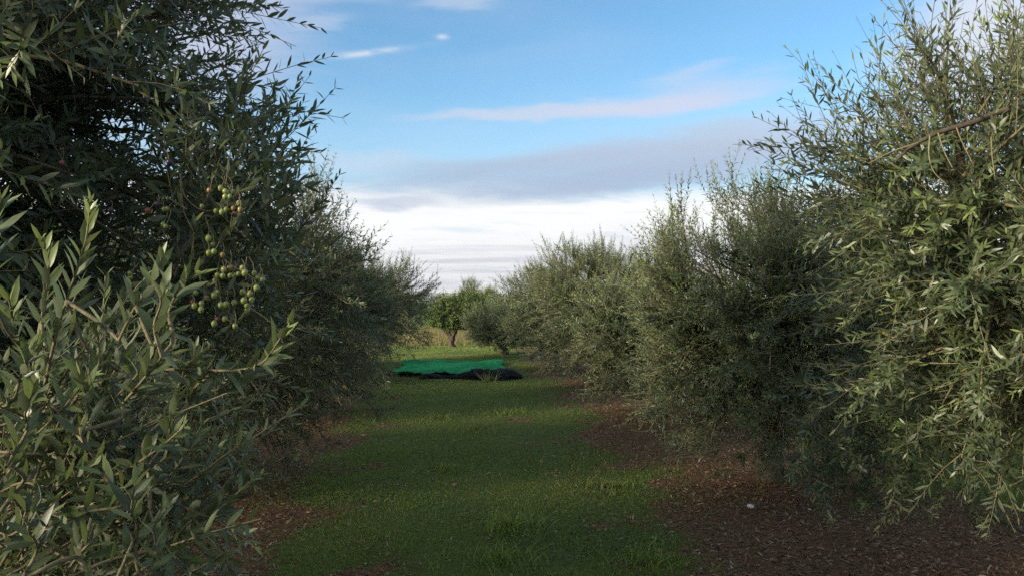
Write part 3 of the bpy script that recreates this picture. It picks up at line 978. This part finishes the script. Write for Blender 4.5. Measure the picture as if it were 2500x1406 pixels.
OM = {"g": olive_mat("green_olive", (0.21, 0.25, 0.055), (0.29, 0.31, 0.09)), "m": olive_mat("turning_olive", (0.30, 0.28, 0.08), (0.28, 0.10, 0.05)),
      "r": olive_mat("red_olive", (0.24, 0.06, 0.04), (0.16, 0.05, 0.05)), "p": olive_mat("purple_olive", (0.035, 0.02, 0.04), (0.06, 0.03, 0.05))}
ico_v, ico_q = [], []
ns, nr = 10, 7
for i in range(nr):
    th = math.pi * i / (nr - 1)
    for j in range(ns):
        ph = 2 * math.pi * j / ns
        ico_v.append((math.sin(th) * math.cos(ph) * .9, math.sin(th) * math.sin(ph) * .9, math.cos(th) * 1.06))
for i in range(nr - 1):
    for j in range(ns):
        a_, b_ = i * ns + j, i * ns + (j + 1) % ns
        ico_q.append((a_, a_ + ns, b_ + ns, b_))
OLM = {k: make_mesh("olive", np.array(ico_v), np.array(ico_q), mm) for k, mm in OM.items()}
spec = [(383, 140, "g"), (422, 172, "g"), (486, 172, "g"), (460, 212, "g"), (420, 215, "g"), (475, 235, "p"), (540, 272, "g"), (490, 312, "m"), (550, 325, "m"),
        (502, 365, "r"), (430, 325, "g"), (342, 338, "g"), (392, 345, "g"), (222, 297, "g"), (285, 160, "m"), (278, 570, "g"), (315, 625, "g"), (282, 695, "g"),
        (325, 683, "g"), (400, 712, "m"), (410, 838, "g"), (462, 825, "m"), (400, 892, "g"), (355, 888, "g"), (332, 930, "g"), (535, 875, "g"), (588, 866, "g"),
        (670, 866, "g"), (698, 912, "g"), (740, 927, "g"), (690, 995, "g"), (568, 1030, "g"), (632, 1042, "g"), (580, 1103, "g"), (648, 1095, "g"), (605, 1145, "g"),
        (610, 1185, "g"), (170, 1035, "g"), (265, 1078, "m"), (325, 1058, "g"), (355, 1030, "g"), (157, 1147, "g"), (217, 1130, "g"), (213, 1180, "g"), (382, 1140, "g"),
        (430, 1135, "g"), (497, 1120, "g"), (355, 1262, "r"), (420, 1258, "g"), (327, 1300, "g"), (505, 1320, "g"), (465, 890, "g"), (500, 885, "g"), (570, 825, "g"),
        (140, 1115, "r"), (-160, 280, "p"), (-105, 322, "g"), (-75, 318, "g"), (-112, 450, "g"), (-90, 468, "g"), (-980, -75, "r"), (-400, 870, "g"), (-390, 905, "g"),
        (-560, 330, "p"), (-240, 335, "r"), (-60, -80, "p")]
od = 2.20
stems_p = []
for (zx, zy, kd) in spec:
    px, py = 430 + zx * .2846, 420 + zy * .2846
    d = od + rng.uniform(-.05, .06) + max(0, (430 - px)) * -.0002
    p = at(px, py, d)
    o = link("olive", OLM[kd], L1root)
    rr = .0086 * rng.uniform(.78, 1.14)
    o.matrix_basis = Matrix.Translation(p) @ Matrix.Rotation(rng.uniform(0, .9), 4, 'X') @ Matrix.Rotation(rng.uniform(0, 6), 4, 'Z') @ Matrix.Scale(rr, 4)
    q_ = p + np.array((rng.uniform(-.02, .02), rng.uniform(0, .02), rng.uniform(.025, .05)))
    stems_p.append(resample([p, (p + q_) / 2 + (0.004, 0, .004), q_], 5))
sv, sq = tubes(np.array(stems_p), np.full((len(stems_p), 5), .0011), 4)
tag(link("fruit_stalks", make_mesh("fruit_stalks", sv, sq, M["twig"]), L1root), kind="stuff")
# bearing twigs between the clusters
for pts in ([(440, 425), (452, 480), (500, 515), (575, 500)], [(500, 525), (520, 580), (537, 625), (530, 670), (548, 735)], [(537, 625), (570, 650), (640, 690)],
            [(440, 440), (450, 520), (470, 560), (474, 635)], [(600, 745), (640, 770), (675, 800), (690, 835)], [(545, 770), (575, 795), (610, 818)]):
    P3 = np.array([at(px, py, od + .09) for px, py in pts])
    v, q = tubes(resample(P3, 14)[None], np.linspace(.0024, .0012, 14)[None], 6)
    link("twig", make_mesh("twig", v, q, M["twig"]), L1root)

# bare limb and hanging stems of the near right tree
for pts, d_, r0, r1 in (([(2560, 250), (2460, 268), (2380, 298), (2290, 325), (2225, 360), (2185, 395)], 2.95, .014, .005),
                        ([(2290, 325), (2305, 370), (2325, 410)], 2.93, .0028, .0016), ([(2270, 332), (2268, 380), (2280, 420), (2310, 450)], 2.92, .0026, .0016),
                        ([(2335, 312), (2350, 350), (2375, 400)], 2.93, .0028, .0016), ([(2420, 335), (2422, 380), (2430, 440)], 2.92, .0026, .0016),
                        ([(2240, 350), (2180, 370), (2120, 400)], 2.93, .0028, .0015)):
    P3 = np.array([at(px, py, d_) for px, py in pts])
    v, q = tubes(resample(P3, 16)[None], np.linspace(r0, r1, 16)[None], 8)
    link("limb" if r0 > .015 else "twig", make_mesh("limb", v, q, M["bark"] if r0 > .007 else M["twig"]), R1root)

# ------------------------------------------------------------------ grass, weeds and litter
rng = np.random.default_rng(909)


def scatter(n, x0, x1, y0, y1, prob):
    x = rng.uniform(x0, x1, n)
    # more where it is near
    y = y0 * (y1 / y0) ** rng.uniform(0, 1, n)
    k = rng.uniform(size=n) < prob(x, y)
    return x[k], y[k]


def blades(x, y, h, w, lean, var, tint, name, mat, label=None, parent=None):
    n = len(x)
    z = ground_z(x, y)
    a = rng.uniform(0, 2 * np.pi, n)
    b = rng.uniform(0, 2 * np.pi, n)
    wx, wy = np.cos(a) * w / 2, np.sin(a) * w / 2
    lx, ly = np.cos(b) * lean * h, np.sin(b) * lean * h
    v = np.empty((n, 5, 3))
    v[:, 0] = np.stack([x - wx, y - wy, z - .004], 1)
    v[:, 1] = np.stack([x + wx, y + wy, z - .004], 1)
    v[:, 2] = np.stack([x + wx * .8 + lx * .35, y + wy * .8 + ly * .35, z + h * .6], 1)
    v[:, 3] = np.stack([x - wx * .8 + lx * .35, y - wy * .8 + ly * .35, z + h * .6], 1)
    v[:, 4] = np.stack([x + lx, y + ly, z + h], 1)
    nr_ = y < 9.0
    base_i = (np.arange(n) * 5)[:, None, None]
    f = np.concatenate([(np.array([(0, 1, 2), (0, 2, 3), (3, 2, 4)])[None] + base_i[nr_]).reshape(-1, 3), (np.array([(0, 1, 4)])[None] + base_i[~nr_]).reshape(-1, 3)])
    me = make_mesh(name, v.reshape(-1, 3), f, M[mat], {"var": np.repeat(var, 5), "tint": np.repeat(tint, 5)}, smooth=False)
    return link(name, me, parent)


x, y = scatter(370000, -4.5, 6.5, 4.2, 31, lambda x, y: grass_cover(x, y) * (.45 + .55 * (wob(np.stack([x, y], 1), 51, 2.2) > -.35)))
pt = np.stack([x, y], 1)
tall = np.clip(.5 + .6 * wob(pt, 52, 1.6) + .5 * wob(pt, 53, 4.5), .15, 1.6)
h = (.010 + .021 * tall) * rng.uniform(.6, 1.4, len(x))
w = .0026 + .00030 * y
var = np.clip(.45 + .35 * wob(pt, 54, 1.1) + rng.normal(0, .2, len(x)), 0, 1)
tint = np.where(rng.uniform(size=len(x)) < .05, .8, .0)
o = blades(x, y, h, w, rng.uniform(.2, .9, len(x)), var, tint, "grass", "grass")
tag(o, "short dark green grass covering the lane", "grass", kind="stuff")
print("grass", len(x))


def flat_leaves(x, y, L, W, lift, var, tint, name, mat):
    n = len(x)
    z = ground_z(x, y) + .004 + lift
    d = norm(np.stack([rng.normal(size=n), rng.normal(size=n), rng.normal(0, .28, n)], 1))
    up = norm(np.array((0, 0, 1.0)) + rng.normal(0, .35, (n, 3)))
    nn = norm(up - d * (up * d).sum(1, keepdims=True))
    v, f, v1, t1 = leaf_cloud("lo", np.stack([x, y, z], 1), d, nn, L, W, rng.uniform(-.1, .3, n), var, tint)
    return link(name, make_mesh(name, v, f, M[mat], {"var": v1, "tint": t1}, smooth=False))


x, y = scatter(100000, -4, 6, 4.2, 20, lambda x, y: grass_cover(x, y) * np.clip(.25 + .7 * wob(np.stack([x, y], 1), 61, 1.8), .03, 1))
pt = np.stack([x, y], 1)
o = flat_leaves(x, y, rng.uniform(.012, .03, len(x)), rng.uniform(.010, .018, len(x)), rng.uniform(.005, .04, len(x)),
                np.clip(.4 + .4 * wob(pt, 62, 1.5) + rng.normal(0, .2, len(x)), 0, 1), np.where(rng.uniform(size=len(x)) < .06, 1.0, 0.0), "ground_cover", "clover")
tag(o, "small broad weed leaves mixed into the grass", "weeds", kind="stuff")
x, y = scatter(105000, -4, 6.5, 4.2, 20, lambda x, y: np.clip(1.02 - grass_cover(x, y), .07, 1))
o = flat_leaves(x, y, rng.uniform(.025, .06, len(x)), rng.uniform(.007, .014, len(x)) + .0004 * y, rng.uniform(0, .012, len(x)),
                rng.beta(1.6, 2.2, len(x)), np.where(rng.uniform(size=len(x)) < .14, rng.uniform(.4, 1, len(x)), 0.0), "leaf_litter", "litter")
tag(o, "dry fallen olive leaves strewn over the bare soil", "fallen leaves", kind="stuff")
# dry tall grass beyond the grove's end
x = rng.uniform(-5, 7, 22000)
y = rng.uniform(30, 44, 22000)
o = blades(x, y, rng.uniform(.15, .62, 22000), np.full(22000, .011), rng.uniform(.2, .8, 22000), rng.uniform(0, 1, 22000), np.where(rng.uniform(size=22000) < .3, .8, 0.), "dry_grass", "dry")
tag(o, "tall straw-coloured dry grass behind the small fruit tree", "dry grass", kind="stuff")


def tuft(px, py, n, h, spread, lab, mat="grass", tintp=.1, wd=.006):
    p = ground_at(px, py)
    a = rng.uniform(0, 2 * np.pi, n)
    rad = np.abs(rng.normal(0, spread * 1.2, n))
    x, y = p[0] + np.cos(a) * rad, p[1] + np.sin(a) * rad
    root = empty("grass_tuft", (p[0], p[1], 0))
    tag(root, lab, "grass tuft", "taller grass tufts in the lane")
    o = blades(x, y, h * .72 * rng.uniform(.4, 1.15, n), np.full(n, wd + .0003 * p[1]), rng.uniform(.3, 1.7, n), rng.uniform(.1, .9, n), np.where(rng.uniform(size=n) < tintp, .9, 0.), "blades", mat, parent=root)
    o["kind"] = "stuff"


tuft(1190, 935, 70, .42, .07, "tall thin grass tuft growing in front of the dark net", tintp=.35, wd=.004)
tuft(1470, 1195, 150, .085, .17, "dry yellowish grass tuft at the right of the lane, near the soil", "dry", .5)
tuft(1245, 1305, 240, .16, .13, "broad lush grass tuft in the middle of the lane, nearest but two", tintp=.02)
tuft(1225, 1385, 240, .13, .16, "lush grass tuft at the bottom middle of the view", tintp=.02)
tuft(1590, 1385, 220, .13, .15, "lush grass tuft beside the bare soil at the bottom right", tintp=.02)
tuft(1240, 1008, 170, .14, .20, "dark low grass clump far down the lane, right of the other clumps there", tintp=.0)
tuft(1070, 1015, 150, .11, .22, "dark low grass clump far down the left of the lane", tintp=.0)
tuft(1155, 1045, 150, .11, .20, "dark low grass clump between the two other far clumps, a little nearer", tintp=.0)
tuft(1090, 1145, 130, .10, .15, "dark grass clump on the left half of the lane, halfway down the grass", tintp=.0)
tuft(1490, 1195, 110, .10, .10, "dark green tuft right behind the dry yellowish tuft", tintp=.0)

# crumbly clods and bits of twig on the soil
x, y = scatter(5000, -4, 6.5, 4.2, 18, lambda x, y: np.clip(.9 - grass_cover(x, y), .02, 1))
oc_v = np.array([(1, 0, 0), (0, 1, 0), (-1, 0, 0), (0, -1, 0), (0, 0, .7), (0, 0, -.7)], float)
oc_t = np.array([(0, 1, 4), (1, 2, 4), (2, 3, 4), (3, 0, 4), (1, 0, 5), (2, 1, 5), (3, 2, 5), (0, 3, 5)])
sz = rng.gamma(2.0, .0035, len(x)) + .003
v = oc_v[None] * sz[:, None, None] * rng.uniform(.6, 1.4, (len(x), 6, 1)) + np.stack([x, y, ground_z(x, y) + sz * .3], 1)[:, None]
f = oc_t[None] + (np.arange(len(x)) * 6)[:, None, None]
o = link("soil_clods", make_mesh("soil_clods", v.reshape(-1, 3), f.reshape(-1, 3), M["litter"], {"var": np.repeat(rng.uniform(0, .55, len(x)), 6), "tint": np.zeros(len(x) * 6)}, smooth=False))
tag(o, "small brown clods scattered on the bare soil", "soil clods", kind="stuff")
x, y = x[:500], y[:500]
a_ = rng.uniform(0, 6.28, len(x))
l_ = rng.uniform(.04, .18, len(x))
z_ = ground_z(x, y) + .008
v, q = tubes(np.stack([np.stack([x, y, z_], 1), np.stack([x + np.cos(a_) * l_ / 2, y + np.sin(a_) * l_ / 2, z_ + .01], 1), np.stack([x + np.cos(a_ + .2) * l_, y + np.sin(a_ + .2) * l_, z_], 1)], 1),
             np.full((len(x), 3), .0022), 3)
o = link("fallen_twigs", make_mesh("fallen_twigs", v, q, M["twig"]))
tag(o, "thin fallen twigs lying on the bare soil", "twigs", kind="stuff")

# thin stalks with pale seed heads at the right of the lane
x, y = [], []
for px_, py_, n_s, sp_r in ((1500, 1085, 60, .35), (1440, 1120, 40, .3), (1390, 1165, 40, .3), (1560, 1130, 30, .3), (1310, 1010, 25, .4)):
    p = ground_at(px_, py_)
    x.append(p[0] + rng.normal(0, sp_r, n_s)); y.append(p[1] + rng.normal(0, sp_r, n_s))
x, y = np.concatenate(x), np.concatenate(y)
h = rng.uniform(.08, .22, len(x))
v1, q1 = tubes(np.stack([np.stack([x, y, 0 * x], 1), np.stack([x + rng.normal(0, .012, len(x)), y, h * .6], 1), np.stack([x + rng.normal(0, .02, len(x)), y, h], 1)], 1), np.full((len(x), 3), .0016), 3)
hx_ = v1.reshape(len(x), 3, 3, 3)[:, 2].mean(1)
sv_ = np.array(ico_v)
v2 = (hx_[:, None] + sv_[None] * .0065).reshape(-1, 3)
q2 = (np.array(ico_q)[None] + (np.arange(len(x)) * len(sv_))[:, None, None]).reshape(-1, 4)
o = link("seed_heads", make_mesh("seed_heads", np.vstack([v1, v2]), np.vstack([q1, q2 + len(v1)]), M["dry"], {"var": np.full(len(v1) + len(v2), .9), "tint": np.concatenate([np.full(len(v1), .8), np.zeros(len(v2))])}))
tag(o, "thin dry stalks with pale seed heads at the right of the lane", "weeds", kind="stuff")

# stones
m, gm = new_mat("white_stone")
t = gm.new("ShaderNodeTexCoord")
n = gm.noise(t.outputs["Object"], 9, 5, .6)
finish(gm, principled(gm, gm.mix(n, (.42, .40, .36), (.72, .70, .64)), .85, .2, n, .5, .02))
M["white_stone"] = m
m, gm = new_mat("brown_stone")
t = gm.new("ShaderNodeTexCoord")
n = gm.noise(t.outputs["Object"], 9, 5, .6)
finish(gm, principled(gm, gm.mix(n, (.16, .09, .05), (.34, .21, .13)), .9, .2, n, .5, .02))
M["brown_stone"] = m


def stone(px, py, size, mat, lab):
    p = ground_at(px, py)
    v = np.array(ico_v) / np.array((.9, .9, 1.06))
    v = v * (1 + .22 * wob(v, int(px), 2.0) + .08 * wob(v, int(py), 6.0))[:, None]
    v = v * np.array((1, .75, .5)) * size
    a_ = rng.uniform(0, 3)
    v = v @ np.array(((math.cos(a_), math.sin(a_), 0), (-math.sin(a_), math.cos(a_), 0), (0, 0, 1)))
    o = link("stone", make_mesh("stone", v, np.array(ico_q), M[mat], smooth=False))
    o.location = (p[0], p[1], ground_z(p[0], p[1]) + size * .25)
    tag(o, lab, "stone", "stones lying on the soil")


stone(1832, 1243, .036, "white_stone", "pale white stone lying on the brown litter, the brightest stone")
stone(1975, 1243, .018, "white_stone", "small white stone under the near right tree's skirt")
stone(1914, 1277, .010, "white_stone", "tiny pale stone between the white and the orange stone")
stone(1958, 1282, .020, "brown_stone", "small orange-brown stone below the near right tree's skirt")
stone(2187, 1286, .022, "brown_stone", "orange-brown stone lying farthest right on the soil")
stone(2196, 1375, .028, "brown_stone", "rounded brown stone near the bottom edge at the right")
stone(1110, 1185, .03, "brown_stone", "brown stone half sunk in the grass on the lane")
stone(887, 1060, .04, "brown_stone", "brown clod at the left edge of the grass")

# fallen leafy branch at the lower right
fb = empty("fallen_branch", ground_at(2440, 1300))
tag(fb, "cut olive branch with pale leaves lying on the soil at the right edge", "branch")
P3 = np.array([ground_at(px, py) + (0, 0, zz) for px, py, zz in ((2540, 1325, .02), (2460, 1300, .06), (2400, 1275, .08), (2355, 1250, .10))])
v, q = tubes(resample(P3, 14)[None], np.linspace(.012, .003, 14)[None], 7)
link("stem", make_mesh("stem", v, q, M["bark"]), fb)
pp = resample(P3, 14)[4:]
p0 = np.repeat(pp, 2, 0)
d0 = norm(np.repeat(np.gradient(pp, axis=0), 2, 0) * 8 + rng.normal(0, .5, p0.shape) + (0, 0, .25))
fl = grow_leaves(p0, d0, rng.uniform(.1, .22, len(p0)), rng.normal(0, .1, p0.shape), rng, .065, .2, .03, np.zeros(len(p0)))
v, fc, v1, t1 = leaf_cloud("hi", fl["pos"], -fl["d"] * -1, -fl["n"], fl["L"], fl["W"], rng.uniform(0, .2, len(fl["L"])), rng.uniform(.5, .95, len(fl["L"])), fl["tint"])
tag(link("foliage", make_mesh("foliage", v, fc, M["olive_leaf"], {"var": v1, "tint": t1}), fb), kind="stuff")

# ------------------------------------------------------------------ harvest nets
def net_mat(name, c1, c2, sc):
    m, gm = new_mat(name)
    t = gm.new("ShaderNodeTexCoord")
    n = gm.noise(t.outputs["Object"], sc, 5, .6)
    w = gm.noise(t.outputs["Object"], sc * 14, 2, .5)
    finish(gm, principled(gm, gm.mix(gm.ss(n, .3, .7), c1, c2), .8, .12, w, .4, .01))
    return m


def grid_mesh(name, fn, nu, nv, mat):
    u, v_ = np.meshgrid(np.linspace(0, 1, nu), np.linspace(0, 1, nv))
    p = fn(u.ravel(), v_.ravel())
    ii = (np.arange(nv - 1)[:, None] * nu + np.arange(nu - 1)[None]).ravel()
    q = np.stack([ii, ii + 1, ii + nu + 1, ii + nu], 1)
    return make_mesh(name, p, q, mat)


def green_fn(u, v):
    p = np.stack([u * 3, v * 4], 1)
    x = -1.22 + 2.5 * u + .12 * wob(p, 71, 2.0) + .1 * (v - .5)
    y = 17.6 + 3.6 * v + .25 * wob(p, 72, 1.5) * (1 - v) + .25 * wob(p, 73, 2.2) * v
    q = np.stack([x, y], 1)
    z = ground_z(x, y) + .035 + .03 * (wob(q, 74, 3.2) + 1) + .05 * np.maximum(wob(q * (0.9, 2.6), 75, 3.0), 0) + .034 * np.abs(wob(q * (1, 2.4), 78, 7.0)) + .020 * np.abs(wob(q * (1.2, 2.0), 79, 17.0)) + .03 * np.exp(-((v - .98) / .05) ** 2) * (1 + wob(q, 76, 4)) * .8
    return np.stack([x, y, z], 1)


o = link("green_net", grid_mesh("green_net", green_fn, 130, 130, net_mat("green_net", (0.007, 0.150, 0.050), (0.020, 0.27, 0.098), 2.0)))
o.modifiers.new("thick", 'SOLIDIFY').thickness = .006
tag(o, "green harvest net spread flat and rippled across the grass lane", "net")


def dark_fn(u, v):
    a = v * 2 * np.pi
    cx = -.62 + 2.2 * u
    cy = 17.25 - .5 * np.clip(u - .55, 0, 1) + .12 * np.sin(u * 9)
    hh = (.07 + .095 * np.exp(-((u - .62) / .17) ** 2) + .03 * np.sin(u * 17) + .05 * (u > .5)) * np.clip(np.minimum(u, 1 - u) / .05, .05, 1) ** .5
    wd = .20 + .34 * np.exp(-((u - .72) / .2) ** 2)
    p = np.stack([u * 6, np.cos(a), np.sin(a)], 1)
    k = 1 + .28 * wob(p, 81, 1.6) + .16 * wob(p, 82, 4.5) + .08 * wob(p, 84, 11)
    return np.stack([cx + .04 * wob(p, 83, 2), cy + np.cos(a) * wd * k, ground_z(cx, cy) + np.maximum(np.sin(a), -.15) * hh * k + .03], 1)


o = link("dark_net", grid_mesh("dark_net", dark_fn, 90, 26, net_mat("dark_net", (0.003, 0.003, 0.005), (0.009, 0.009, 0.013), 9.0)))
tag(o, "dark rolled harvest net heaped along the front of the green net", "net")

# ------------------------------------------------------------------ haze between the grove and the hills
m, gm = new_mat("haze_air")
pv = gm.new("ShaderNodeVolumePrincipled")
pv.inputs["Color"].default_value = (0.82, 0.90, 1.0, 1)
pv.inputs["Density"].default_value = 0.00017
o_ = gm.new("ShaderNodeOutputMaterial")
gm.nt.links.new(pv.outputs[0], o_.inputs[1])
bv_ = np.array([(x, y, z) for z in (-16, 42) for y in (-4100, 4100) for x in (-4100, 4100)], float)
bq_ = np.array([(0, 2, 3, 1), (4, 5, 7, 6), (0, 1, 5, 4), (2, 6, 7, 3), (0, 4, 6, 2), (1, 3, 7, 5)])
tag(link("haze", make_mesh("haze", bv_, bq_, m, smooth=False)), "thin bluish air haze", kind="stuff")
